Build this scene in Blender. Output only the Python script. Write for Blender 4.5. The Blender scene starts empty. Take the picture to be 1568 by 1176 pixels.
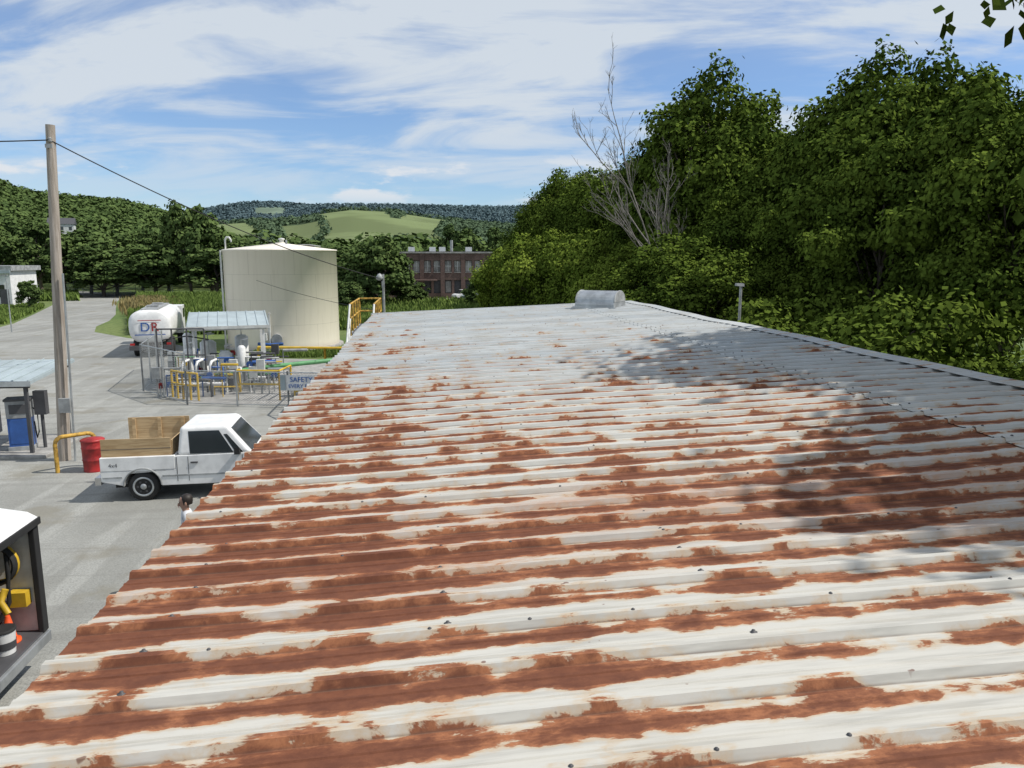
import bpy, math, random
import numpy as np
from mathutils import Vector, Matrix
random.seed(7)
RG=np.random.default_rng(11)
S=bpy.context.scene
rad=math.radians

# ---------------------------------------------------------------- materials
class NT:
    def __init__(s,tree): s.t=tree; s.n=tree.nodes; s.l=tree.links
    def put(s,sock,val):
        if hasattr(val,'is_linked') or hasattr(val,'links'): s.l.new(val,sock)
        else: sock.default_value=val
    def M(s,op,a,b=None,c=None,clamp=False):
        n=s.n.new('ShaderNodeMath'); n.operation=op; n.use_clamp=clamp
        for i,v in enumerate((a,b,c)):
            if v is not None: s.put(n.inputs[i],v)
        return n.outputs[0]
    def comb(s,x,y,z):
        n=s.n.new('ShaderNodeCombineXYZ')
        for i,v in enumerate((x,y,z)): s.put(n.inputs[i],v)
        return n.outputs[0]
    def sep(s,v):
        n=s.n.new('ShaderNodeSeparateXYZ'); s.l.new(v,n.inputs[0]); return n.outputs
    def noise(s,v,scale=1,detail=3,rough=.55,dist=0):
        n=s.n.new('ShaderNodeTexNoise'); 
        if v is not None: s.l.new(v,n.inputs['Vector'])
        n.inputs['Scale'].default_value=scale; n.inputs['Detail'].default_value=detail
        n.inputs['Roughness'].default_value=rough; n.inputs['Distortion'].default_value=dist
        return n.outputs[0]
    def ss(s,v,a,b,lo=0.,hi=1.):
        n=s.n.new('ShaderNodeMapRange'); n.interpolation_type='SMOOTHSTEP'
        s.put(n.inputs[0],v); n.inputs[1].default_value=a; n.inputs[2].default_value=b
        n.inputs[3].default_value=lo; n.inputs[4].default_value=hi
        return n.outputs[0]
    def mix(s,f,a,b,mode='MIX'):
        n=s.n.new('ShaderNodeMix'); n.data_type='RGBA'; n.blend_type=mode
        s.put(n.inputs[0],f)
        for i,v in ((6,a),(7,b)):
            if isinstance(v,(tuple,list)): v=tuple(v)+((1,) if len(v)==3 else ())
            s.put(n.inputs[i],v)
        return n.outputs[2]
    def coord(s,k='Object'):
        return s.n.new('ShaderNodeTexCoord').outputs[k]
    def bump(s,h,strength=.3,dist=.02):
        n=s.n.new('ShaderNodeBump'); n.inputs['Strength'].default_value=strength
        n.inputs['Distance'].default_value=dist; s.l.new(h,n.inputs['Height']); return n.outputs[0]

def newmat(name):
    m=bpy.data.materials.new(name); m.use_nodes=True
    nt=NT(m.node_tree); b=m.node_tree.nodes['Principled BSDF']
    return m,nt,b

def simple(name,col,rough=.6,metal=0.,var=.12,scale=3.,bump=0.,dirt=None,spec=.5):
    m,nt,b=newmat(name)
    c=nt.coord()
    n=nt.noise(c,scale,4,.6)
    d=tuple(x*(1-var*1.6) for x in col) if dirt is None else dirt
    l=tuple(min(1,x*(1+var*.5)) for x in col)
    nt.put(b.inputs['Base Color'],nt.mix(nt.ss(n,.35,.65),d,l))
    b.inputs['Roughness'].default_value=rough; b.inputs['Metallic'].default_value=metal
    b.inputs['Specular IOR Level'].default_value=spec
    if bump: nt.put(b.inputs['Normal'],nt.bump(nt.noise(c,scale*12,3),bump,.01))
    return m

P=0.3048
def roof_mat(name,rustk=0.0):
    m,nt,b=newmat(name); M=nt.M
    x,y,z=nt.sep(nt.coord())
    per=M('DIVIDE',y,P); f=M('FRACT',per)          # rib centred on f=.5
    dr=M('ABSOLUTE',M('SUBTRACT',f,.5))
    wob=M('MULTIPLY',M('SUBTRACT',nt.noise(nt.comb(M('MULTIPLY',x,3.2),M('MULTIPLY',y,3.),4.),1,3,.6),.5),.42)
    q=M('ADD',M('ADD',per,.28),wob)
    kq=M('FLOOR',q); bd=M('ABSOLUTE',M('SUBTRACT',M('FRACT',q),.5))
    W=nt.ss(bd,.06,.46,1.,0.)
    rib=nt.ss(dr,.07,.13,1.,0.)
    q2=M('ADD',M('ADD',M('MULTIPLY',per,2.),.3),M('MULTIPLY',wob,1.3)); k2=M('FLOOR',q2)
    W2=nt.ss(M('ABSOLUTE',M('SUBTRACT',M('FRACT',q2),.5)),.08,.48,1.,0.)
    n0=nt.noise(nt.comb(M('MULTIPLY',x,1.0),M('MULTIPLY',kq,7.31),2.),1,2,.5)
    n1=nt.noise(nt.comb(M('MULTIPLY',x,3.0),M('MULTIPLY',kq,5.37),7.),1,3,.6)
    n1b=nt.noise(nt.comb(M('MULTIPLY',x,2.2),M('MULTIPLY',k2,3.77),1.),1,3,.6)
    n2=nt.noise(nt.comb(M('MULTIPLY',x,6.),M('MULTIPLY',y,17.0),0.),1,5,.68,.3)
    n3=nt.noise(nt.comb(M('MULTIPLY',x,.55),M('MULTIPLY',y,.5),3.),1,2,.5)
    n4=nt.noise(nt.comb(M('MULTIPLY',x,2.1),M('MULTIPLY',y,2.8),13.),1,2,.5)
    cd=M('ABSOLUTE',M('SUBTRACT',M('FRACT',M('DIVIDE',M('ADD',x,.3+8.5),.85)),.5))
    colw=nt.ss(cd,.20,.5)
    yr=nt.ss(y,4.6,9.5,0.0,-.055)
    yr2=nt.ss(y,8.5,20.0,0.,-.075)
    band=M('MULTIPLY',nt.ss(M('ABSOLUTE',M('SUBTRACT',y,3.95)),.1,1.0,1,0),.055)
    left=nt.ss(x,-1.6,.8,.055,0.)
    s=M('ADD',M('MULTIPLY',n0,.32),M('MULTIPLY',n1,.30))
    s=M('ADD',s,M('MULTIPLY',n1b,.30))
    s=M('ADD',s,M('MULTIPLY',n2,.36))
    s=M('ADD',s,M('MULTIPLY',n3,.26))
    s=M('ADD',s,M('MULTIPLY',n4,.16))
    s=M('ADD',s,M('MULTIPLY',W,.20)); s=M('ADD',s,M('MULTIPLY',W2,.07)); s=M('ADD',s,M('MULTIPLY',colw,.05))
    s=M('SUBTRACT',s,M('MULTIPLY',rib,.04))
    s=M('ADD',s,yr); s=M('ADD',s,yr2); s=M('ADD',s,band); s=M('ADD',s,left)
    s=M('ADD',s,rustk-.160)
    halo=nt.ss(s,.79,.885); rust=nt.ss(s,.865,.893); dark=nt.ss(s,.90,.985)
    near=nt.ss(y,4.,12.,1.,0.)
    pn=M('FLOOR',M('DIVIDE',y,P*3)); 
    wn=nt.n.new('ShaderNodeTexWhiteNoise'); wn.noise_dimensions='1D'; nt.l.new(pn,wn.inputs['W'])
    paint=nt.mix(wn.outputs[0],(.42,.45,.465),(.51,.53,.53))
    paint=nt.mix(M('MULTIPLY',near,.6),paint,(.53,.49,.41))
    st=nt.noise(nt.comb(M('MULTIPLY',x,1.2),M('MULTIPLY',y,16.),0.),1,4,.7)
    paint=nt.mix(M('MULTIPLY',nt.ss(st,.42,.7),.65),paint,(.32,.31,.28))
    paint=nt.mix(M('MULTIPLY',nt.ss(n4,.5,.75),.35),paint,(.40,.36,.29))
    c=nt.mix(M('MULTIPLY',halo,.75),paint,(.47,.35,.22))
    fine=nt.noise(nt.comb(M('MULTIPLY',x,7.),M('MULTIPLY',y,11.),5.),1,5,.75)
    film=M('MULTIPLY',nt.ss(M('ABSOLUTE',M('SUBTRACT',y,4.05)),.3,1.1,1,0),nt.ss(n3,.38,.6,.15,.75))
    film=M('MULTIPLY',film,nt.ss(n2,.35,.6,.5,1.))
    c=nt.mix(film,c,(.41,.225,.135))
    rc=nt.mix(nt.ss(fine,.35,.65),(.18,.060,.028),(.36,.14,.062))
    c=nt.mix(M('MULTIPLY',rust,.96),c,rc)
    c=nt.mix(M('MULTIPLY',dark,.8),c,nt.mix(fine,(.065,.026,.017),(.17,.056,.03)))
    foot=nt.ss(M('ABSOLUTE',M('SUBTRACT',dr,.118)),.0,.022,1,0)
    c=nt.mix(M('MULTIPLY',foot,nt.ss(st,.33,.6,.15,.7)),c,(.12,.08,.06))
    spots=nt.noise(nt.comb(M('MULTIPLY',x,14.),M('MULTIPLY',y,16.),9.),1,2,.5)
    c=nt.mix(M('MULTIPLY',nt.ss(spots,.71,.74),.75),c,(.13,.05,.03))
    nt.put(b.inputs['Base Color'],c)
    nt.put(b.inputs['Roughness'],M('ADD',M('MULTIPLY',rust,.3),.58))
    b.inputs['Specular IOR Level'].default_value=.3
    nt.put(b.inputs['Normal'],nt.bump(M('ADD',M('MULTIPLY',fine,rust),M('MULTIPLY',n3,.6)),.35,.006))
    return m

def leaf_mat(name,dk,lt,trans=.3):
    m,nt,b=newmat(name)
    a=nt.n.new('ShaderNodeAttribute'); a.attribute_name='tint'
    oi=nt.n.new('ShaderNodeObjectInfo')
    f=nt.M('ADD',nt.M('MULTIPLY',a.outputs['Fac'],.8),nt.M('MULTIPLY',oi.outputs['Random'],.2))
    c=nt.mix(f,dk,lt)
    nt.put(b.inputs['Base Color'],c); b.inputs['Roughness'].default_value=.6
    b.inputs['Specular IOR Level'].default_value=.25
    if trans>0:
        tr=nt.n.new('ShaderNodeBsdfTranslucent'); nt.l.new(nt.mix(.5,c,(.2,.3,.02)),tr.inputs[0])
        mx=nt.n.new('ShaderNodeMixShader'); mx.inputs[0].default_value=trans
        nt.l.new(b.outputs[0],mx.inputs[1]); nt.l.new(tr.outputs[0],mx.inputs[2])
        nt.l.new(mx.outputs[0],nt.n['Material Output'].inputs[0])
    else:
        df=nt.n.new('ShaderNodeBsdfDiffuse'); nt.l.new(c,df.inputs[0]); nt.l.new(df.outputs[0],nt.n['Material Output'].inputs[0])
    return m

def chain_mat():
    m,nt,b=newmat('chain_link_wire'); M=nt.M
    b.inputs['Base Color'].default_value=(.4,.41,.41,1); b.inputs['Roughness'].default_value=.5
    x,y,z=nt.sep(nt.coord())
    u=M('ADD',x,y)
    a=M('ABSOLUTE',M('SUBTRACT',M('FRACT',M('DIVIDE',M('ADD',u,z),.09)),.5))
    c=M('ABSOLUTE',M('SUBTRACT',M('FRACT',M('DIVIDE',M('SUBTRACT',u,z),.09)),.5))
    mask=M('MAXIMUM',M('LESS_THAN',a,.06),M('LESS_THAN',c,.06))
    tr=nt.n.new('ShaderNodeBsdfTransparent'); mx=nt.n.new('ShaderNodeMixShader')
    nt.l.new(mask,mx.inputs[0]); nt.l.new(tr.outputs[0],mx.inputs[1]); nt.l.new(b.outputs[0],mx.inputs[2])
    nt.l.new(mx.outputs[0],nt.n['Material Output'].inputs[0])
    return m

def gravel_mat():
    m,nt,b=newmat('gravel'); c=nt.coord()
    n1=nt.noise(c,.12,5,.6,.5); n2=nt.noise(c,1.3,6,.65); n3=nt.noise(c,30,3,.7)
    x,y,z=nt.sep(c)
    tr=nt.noise(nt.comb(nt.M('MULTIPLY',x,1.6),nt.M('MULTIPLY',y,.12),0.),1,3,.5,.6)
    col=nt.mix(nt.ss(n1,.35,.65),(.25,.25,.228),(.335,.335,.308))
    col=nt.mix(nt.M('MULTIPLY',nt.ss(n2,.45,.75),.5),col,(.21,.205,.182))
    col=nt.mix(nt.M('MULTIPLY',nt.ss(tr,.50,.62),.45),col,(.41,.41,.38))
    tr2=nt.noise(nt.comb(nt.M('MULTIPLY',x,.2),nt.M('MULTIPLY',y,2.2),0.),1,3,.5,.8)
    col=nt.mix(nt.M('MULTIPLY',nt.ss(tr2,.53,.64),.4),col,(.20,.195,.178))
    col=nt.mix(nt.M('MULTIPLY',nt.ss(n3,.4,.65),.5),col,(.14,.14,.13))
    n4=nt.noise(c,.5,4,.6)
    col=nt.mix(nt.M('MULTIPLY',nt.ss(n4,.54,.67),.6),col,(.19,.175,.135))
    nt.put(b.inputs['Base Color'],col); b.inputs['Roughness'].default_value=.95
    nt.put(b.inputs['Normal'],nt.bump(nt.M('ADD',n3,nt.M('MULTIPLY',n2,2.)),.5,.02))
    return m
def grass_mat():
    m,nt,b=newmat('grass_ground'); c=nt.coord()
    n1=nt.noise(c,.06,5,.6); n2=nt.noise(c,2.2,6,.7)
    col=nt.mix(nt.ss(n1,.4,.62),(.095,.15,.03),(.16,.20,.055))
    col=nt.mix(nt.ss(n2,.4,.7),col,(.06,.10,.02))
    nt.put(b.inputs['Base Color'],col); b.inputs['Roughness'].default_value=.95
    nt.put(b.inputs['Normal'],nt.bump(n2,.8,.2))
    return m
def hill_mat(name,forest,field):
    m,nt,b=newmat(name)
    a=nt.n.new('ShaderNodeAttribute'); a.attribute_name='field'
    c=nt.coord()
    n=nt.noise(c,.05,5,.7); n2=nt.noise(c,.008,4,.6)
    fo=nt.mix(nt.ss(n,.35,.7),tuple(v*.55 for v in forest),forest)
    fi=nt.mix(nt.ss(n2,.4,.6),field,tuple(v*.72 for v in field))
    nt.put(b.inputs['Base Color'],nt.mix(nt.ss(a.outputs['Fac'],.4,.6),fo,fi))
    b.inputs['Roughness'].default_value=1; b.inputs['Specular IOR Level'].default_value=.1
    return m
def brick_mat():
    m,nt,b=newmat('red_brick'); c=nt.coord(); x,y,z=nt.sep(c)
    br=nt.n.new('ShaderNodeTexBrick'); nt.l.new(nt.comb(nt.M('ADD',x,y),z,0.),br.inputs[0])
    br.inputs['Scale'].default_value=2.2; br.inputs['Color1'].default_value=(.15,.085,.07,1)
    br.inputs['Color2'].default_value=(.105,.065,.055,1); br.inputs['Mortar'].default_value=(.17,.14,.12,1)
    n=nt.noise(c,.4,5,.6)
    nt.put(b.inputs['Base Color'],nt.mix(nt.ss(n,.4,.7),br.outputs[0],(.085,.055,.045)))
    b.inputs['Roughness'].default_value=.9
    return m
def wood_mat(name,a,bb,ax=0):
    m,nt,b=newmat(name); c=nt.coord(); x,y,z=nt.sep(c)
    n=nt.noise(nt.comb(nt.M('MULTIPLY',x,2. if ax==0 else 18.),nt.M('MULTIPLY',y,18.),nt.M('MULTIPLY',z,22. if ax==0 else 1.2)),1,5,.6,.4)
    nt.put(b.inputs['Base Color'],nt.mix(nt.ss(n,.35,.65),a,bb)); b.inputs['Roughness'].default_value=.8
    nt.put(b.inputs['Normal'],nt.bump(n,.3,.01))
    return m
def tank_mat():
    m,nt,b=newmat('tank_cream_paint'); M=nt.M; c=nt.coord(); x,y,z=nt.sep(c)
    an=M('ARCTAN2',y,x)
    st=nt.noise(nt.comb(M('MULTIPLY',an,14.),M('MULTIPLY',z,.35),0.),1,5,.6)
    col=nt.mix(M('MULTIPLY',nt.ss(st,.45,.75),.3),(.80,.74,.64),(.60,.54,.45))
    seam=M('LESS_THAN',M('FRACT',M('DIVIDE',z,1.54)),.016)
    col=nt.mix(M('MULTIPLY',seam,.35),col,(.35,.33,.27))
    ring=M('FLOOR',M('DIVIDE',z,1.54))
    vs=M('LESS_THAN',M('FRACT',M('ADD',M('MULTIPLY',an,1.27),M('MULTIPLY',ring,.5))),.01)
    col=nt.mix(M('MULTIPLY',vs,.35),col,(.35,.33,.27))
    foot=nt.ss(z,0.,.5,.5,0.)
    col=nt.mix(foot,col,(.3,.27,.2))
    nt.put(b.inputs['Base Color'],col); b.inputs['Roughness'].default_value=.5
    return m

MT={}
MT['roof']=roof_mat('weathered_metal_roof')
MT['roof_up']=roof_mat('weathered_metal_roof_upper',-.08)
MT['wall']=simple('metal_wall',(.42,.44,.43),.6)
MT['white']=simple('white_paint',(.76,.76,.75),.35,var=.08)
MT['offwhite']=simple('dull_white',(.58,.59,.57),.6)
MT['black']=simple('black_rubber',(.02,.02,.02),.8)
MT['darkgrey']=simple('dark_grey',(.07,.07,.075),.6)
MT['grey']=simple('grey_metal',(.33,.34,.34),.5,var=.2)
MT['galv']=simple('galvanised_steel',(.45,.47,.48),.42,.6,var=.15)
MT['yellow']=simple('safety_yellow',(.62,.40,.03),.5)
MT['rusty_yellow']=simple('rusty_yellow',(.5,.30,.05),.7,var=.4,scale=6)
MT['red']=simple('red_paint',(.36,.02,.02),.5,var=.3)
MT['orange']=simple('orange_plastic',(.8,.1,.02),.5)
MT['blue']=simple('blue_paint',(.03,.10,.33),.45)
MT['green']=simple('green_pipe_paint',(.12,.33,.14),.5)
MT['glass']=simple('dark_glass',(.015,.02,.022),.08,var=.05,spec=.8)
MT['chrome']=simple('bumper_chrome',(.55,.55,.55),.25,.9)
MT['lightblue']=simple('pale_metal_sheet',(.36,.42,.44),.7,var=.10,scale=.8,spec=.2)
MT['ply']=wood_mat('plywood',(.36,.24,.12),(.50,.36,.20))
MT['pole']=wood_mat('weathered_pole_wood',(.26,.22,.18),(.40,.35,.30),1)
MT['bark']=wood_mat('bark',(.07,.055,.04),(.14,.115,.09),1)
MT['dead']=wood_mat('dead_wood',(.13,.12,.105),(.24,.22,.20),1)
MT['leaf']=leaf_mat('leaves',(.026,.050,.010),(.135,.185,.030),0)
MT['leafy']=leaf_mat('leaves_yellow_green',(.05,.088,.014),(.22,.28,.045),0)
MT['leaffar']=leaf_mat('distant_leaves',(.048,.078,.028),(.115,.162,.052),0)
MT['leafB']=leaf_mat('leaves_hazy',(.068,.105,.064),(.115,.16,.088),0)  # distance haze mixed into these leaf colours
MT['leafC']=leaf_mat('leaves_hazy_blue',(.085,.128,.14),(.105,.150,.16),0)  # bluer aerial haze mixed into the far ridge leaf colours
MT['drygrass']=leaf_mat('dry_grass',(.20,.16,.07),(.32,.27,.13),0)
MT['weeds']=leaf_mat('weeds',(.08,.13,.03),(.17,.23,.06),0)
MT['chain']=chain_mat(); MT['gravel']=gravel_mat(); MT['grass']=grass_mat(); MT['brick']=brick_mat()
MT['tank']=tank_mat()
MT['concrete']=simple('concrete',(.34,.33,.31),.9,var=.2,bump=.3)
MT['skin']=simple('skin',(.42,.24,.17),.5)
MT['hair']=simple('dark_hair',(.02,.014,.01),.6)
MT['shirt']=simple('white_shirt',(.66,.67,.70),.9)
MT['jeans']=simple('jeans',(.05,.07,.13),.9)
MT['bannerblue']=simple('banner_blue_ink',(.02,.12,.42),.6)
MT['pane']=simple('boarded_pane',(.33,.32,.30),.6,var=.3,scale=.7)
MT['tail']=simple('red_lens',(.45,.02,.02),.25)

# ---------------------------------------------------------------- mesh builder
class MB:
    def __init__(s): s.v=[];s.f=[];s.m=[];s.s=[];s.mats=[]
    def mi(s,k):
        if k not in s.mats: s.mats.append(k)
        return s.mats.index(k)
    def add(s,vs,fs,mat,smooth=False):
        o=len(s.v); s.v+= [tuple(v) for v in vs]; k=s.mi(mat)
        for f in fs: s.f.append(tuple(i+o for i in f)); s.m.append(k); s.s.append(smooth)
    def box(s,x0,x1,y0,y1,z0,z1,mat):
        v=[(x,y,z) for z in (z0,z1) for x,y in ((x0,y0),(x1,y0),(x1,y1),(x0,y1))]
        s.add(v,[(0,3,2,1),(4,5,6,7),(0,1,5,4),(1,2,6,5),(2,3,7,6),(3,0,4,7)],mat)
    def hexa(s,v,mat): # 8 verts bottom4, top4
        s.add(v,[(0,3,2,1),(4,5,6,7),(0,1,5,4),(1,2,6,5),(2,3,7,6),(3,0,4,7)],mat)
    def tube(s,pts,r,mat,n=8,caps=True):
        pts=[Vector(p) for p in pts]
        rr=r if isinstance(r,(list,tuple)) else [r]*len(pts)
        vs=[];fs=[]
        up=Vector((0,0,1))
        for i,p in enumerate(pts):
            d=(pts[min(i+1,len(pts)-1)]-pts[max(i-1,0)]).normalized()
            a=d.cross(up); 
            if a.length<.05: a=d.cross(Vector((0,1,0)))
            a.normalize(); b=d.cross(a)
            for k in range(n):
                t=2*math.pi*k/n
                vs.append(p+(a*math.cos(t)+b*math.sin(t))*rr[i])
        for i in range(len(pts)-1):
            for k in range(n):
                fs.append((i*n+k,i*n+(k+1)%n,(i+1)*n+(k+1)%n,(i+1)*n+k))
        s.add(vs,fs,mat,True)
        if caps:
            s.add(vs[:n],[tuple(range(n))],mat); s.add(vs[-n:],[tuple(range(n))[::-1]],mat)
    def lathe(s,c,prof,mat,n=24,axis='z',cap=True):
        vs=[];fs=[]
        for r,h in prof:
            for k in range(n):
                t=2*math.pi*k/n; a,b=r*math.cos(t),r*math.sin(t)
                q={'z':(a,b,h),'y':(a,h,b),'x':(h,a,b)}[axis]
                vs.append((c[0]+q[0],c[1]+q[1],c[2]+q[2]))
        for i in range(len(prof)-1):
            for k in range(n): fs.append((i*n+k,i*n+(k+1)%n,(i+1)*n+(k+1)%n,(i+1)*n+k))
        s.add(vs,fs,mat,True)
        if cap:
            s.add(vs[:n],[tuple(range(n))],mat); s.add(vs[-n:],[tuple(range(n))],mat)
    def extr(s,pts,y0,y1,mat): # pts in xz, extruded along y
        n=len(pts)
        vs=[(x,y0,z) for x,z in pts]+[(x,y1,z) for x,z in pts]
        fs=[tuple(range(n)),tuple(range(n,2*n))[::-1]]+[(i,n+i,n+(i+1)%n,(i+1)%n) for i in range(n)]
        s.add(vs,fs,mat)
    def build(s,name,loc=(0,0,0),rz=0,parent=None,bevel=0,seg=2):
        me=bpy.data.meshes.new(name); me.from_pydata(s.v,[],s.f); 
        for k in s.mats: me.materials.append(MT[k])
        me.polygons.foreach_set('material_index',s.m); me.polygons.foreach_set('use_smooth',s.s)
        me.update()
        import bmesh
        bm=bmesh.new(); bm.from_mesh(me); bmesh.ops.recalc_face_normals(bm,faces=bm.faces); bm.to_mesh(me); bm.free()
        o=bpy.data.objects.new(name,me); S.collection.objects.link(o)
        o.location=loc; o.rotation_euler=(0,0,rz)
        if parent: o.parent=parent
        if bevel:
            mo=o.modifiers.new('bevel','BEVEL'); mo.width=bevel; mo.segments=seg; mo.limit_method='ANGLE'; mo.angle_limit=rad(35)
        return o
def empty(name,loc,rz=0,sc=1):
    e=bpy.data.objects.new(name,None); S.collection.objects.link(e); e.location=loc; e.rotation_euler=(0,0,rz); e.scale=(sc,)*3; return e
def text(name,body,size,mat,parent,loc,rot,ext=.004):
    cu=bpy.data.curves.new(name,'FONT'); cu.body=body; cu.size=size; cu.extrude=ext; cu.align_x='CENTER'; cu.align_y='CENTER'
    cu.materials.append(MT[mat]); o=bpy.data.objects.new(name,cu); S.collection.objects.link(o)
    o.parent=parent; o.location=loc; o.rotation_euler=rot; return o

def arr_mesh(name,parts,mats):
    V=[];Q=[];MI=[];T=[];o=0
    for v,q,mi,t in parts:
        V.append(v);Q.append(q+o);MI.append(np.full(len(q),mi));T.append(t);o+=len(v)
    V=np.concatenate(V);Q=np.concatenate(Q);MI=np.concatenate(MI);T=np.concatenate(T)
    me=bpy.data.meshes.new(name); me.vertices.add(len(V)); me.vertices.foreach_set('co',V.astype(np.float32).ravel())
    me.loops.add(Q.size); me.loops.foreach_set('vertex_index',Q.astype(np.int32).ravel())
    me.polygons.add(len(Q)); me.polygons.foreach_set('loop_start',np.arange(0,Q.size,4,dtype=np.int32))
    me.polygons.foreach_set('material_index',MI.astype(np.int32))
    for k in mats: me.materials.append(MT[k])
    a=me.attributes.new('tint','FLOAT','FACE'); a.data.foreach_set('value',T.astype(np.float32))
    me.update(calc_edges=True); me.validate()
    return me
def leaves(pos,nrm,L,W):
    n=len(pos)
    nrm=nrm/np.linalg.norm(nrm,axis=1,keepdims=True)
    r=RG.normal(size=(n,3)); t=np.cross(nrm,r); t/=np.linalg.norm(t,axis=1,keepdims=True)+1e-9
    b=np.cross(nrm,t)
    L=np.broadcast_to(L,(n,))[:,None]; W=np.broadcast_to(W,(n,))[:,None]
    v=np.stack([pos-t*L*.5,pos+b*W*.5+t*L*.08,pos+t*L*.5,pos-b*W*.5+t*L*.08],1).reshape(-1,3)
    q=np.arange(4*n).reshape(n,4)
    return v,q
def tube_arr(pts,radii,n=7):
    mb=MB(); mb.tube(pts,list(radii),'bark',n,False)
    return np.array(mb.v),np.array(mb.f)
def unit(n,zmin=-1):
    d=RG.normal(size=(n*3,3)); d/=np.linalg.norm(d,axis=1,keepdims=True); d=d[d[:,2]>=zmin][:n]; return d

def tree_mesh(name,H,R,nc,nl,L,leafmat,zc=.60,zr=.40,low=-.9,crk=(.15,.30),taper=.45):
    d=unit(nc,low); rr=RG.uniform(.35,1.08,len(d))**.6
    lobe=1+.28*np.sin(3*np.arctan2(d[:,1],d[:,0])+RG.uniform(0,6))*(1-abs(d[:,2]))
    C=np.stack([d[:,0]*R*.84*rr*lobe,d[:,1]*R*.84*rr*lobe,H*zc+d[:,2]*H*zr*.88*rr],1)
    top=np.clip((C[:,2]-H*.62)/(H*.38),0,1); C[:,:2]*=(1-taper*top)[:,None]
    cr=RG.uniform(crk[0],crk[1],len(C))*R*(1-.25*top)
    ct=RG.uniform(.0,1.,len(C))
    w=cr**2; idx=RG.choice(len(C),nl,p=w/w.sum())
    dl=RG.normal(size=(nl,3)); dl/=np.linalg.norm(dl,axis=1,keepdims=True); dl[:,2]=dl[:,2]*.75+.12
    ph=RG.uniform(0,6.28,(len(C),3))
    rg_=1+.32*np.sin(dl[:,0]*5+ph[idx,0])*np.sin(dl[:,1]*5+ph[idx,1])+.2*np.sin(dl[:,2]*9+ph[idx,2])
    rad_=RG.uniform(.5,1.1,nl)**.6*rg_
    stray=RG.random(nl)<.07; rad_[stray]*=1.35
    pos=C[idx]+dl*(cr[idx]*rad_)[:,None]
    nrm=dl*1.0+RG.normal(size=(nl,3))*.5+np.array([0,0,.35])
    s=RG.uniform(.6,1.35,nl)*L
    v,q=leaves(pos,nrm,s,s*.72)
    t=np.clip(ct[idx]*.65+RG.uniform(0,.4,nl),0,1)
    parts=[(v,q,1,t)]
    tr=[(0,0,-.3)]; 
    for k in range(1,7): tr.append((RG.normal()*.12*k*.5,RG.normal()*.12*k*.5,H*.13*k))
    rads=[H*.024*(1-.13*k) for k in range(7)]
    tv,tq=tube_arr(tr,rads,8); parts.append((tv,tq,0,np.zeros(len(tq))))
    for i in RG.choice(len(C),min(22,len(C)),replace=False):
        k=int(np.clip(C[i][2]/H/.13-1.6,1,5)); p0=np.array(tr[k]); p1=C[i]
        mid=(p0+p1)/2+np.array([0,0,-.05*H*RG.random()])+RG.normal(size=3)*.2
        tv,tq=tube_arr([p0,mid,p1],[rads[k]*.5,rads[k]*.3,.03],5); parts.append((tv,tq,0,np.zeros(len(tq))))
    return arr_mesh(name,parts,['bark',leafmat])
near=[tree_mesh('broadleaf_a',14,4.4,85,40000,.22,'leaf'),
      tree_mesh('broadleaf_b',14,4.7,90,40000,.22,'leaf',.56,.43),
      tree_mesh('broadleaf_c',14,4.0,75,36000,.23,'leaf',.58,.42),
      tree_mesh('broadleaf_d',9,4.4,75,30000,.23,'leafy',.52,.47,-1)]
far=[tree_mesh('far_a',13,4.2,60,9000,.62,'leaffar',.54,.45),
     tree_mesh('far_b',13,4.6,65,9000,.62,'leaffar',.52,.47),
     tree_mesh('far_c',12,3.4,50,8000,.58,'leaffar',.52,.47)]
shrub=tree_mesh('shrub_a',4,3.0,50,18000,.15,'leaf',.45,.52,-1)
def put(me,name,x,y,h,base,wid=1.0,z=0):
    o=bpy.data.objects.new(name,me); S.collection.objects.link(o)
    o.location=(x,y,z); s=h/base; o.scale=(s*wid,s*wid,s); o.rotation_euler=(0,0,random.uniform(0,6.28)); return o

# ---------------------------------------------------------------- ground
g=MB(); g.add([(-6000,-300,0),(6000,-300,0),(6000,7000,0),(-6000,7000,0)],[(0,1,2,3)],'grass'); g.build('ground')
def sheet(name,pts,mat,z):
    b=MB(); b.add([(x,y,z) for x,y in pts],[tuple(range(len(pts)))],mat); return b.build(name)
sheet('gravel_yard',[(-1,-30),(-1,40),(-2,41.5),(-6,42.8),(-12,44.5),(-14.5,49),(-17.5,53),(-21,56),(-25.3,61),(-27.2,66),(-28.5,72),(-31,80),(-34.8,90),(-40,104),(-44,116.4),(-48,126),(-60,140),(-64,136),
   (-53,124),(-49.5,117),(-47.9,108),(-45.8,100),(-39.6,82),(-35.6,70),(-33.5,60),(-32.5,40),(-34,10),(-36,-30)],'gravel',.006)

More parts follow.
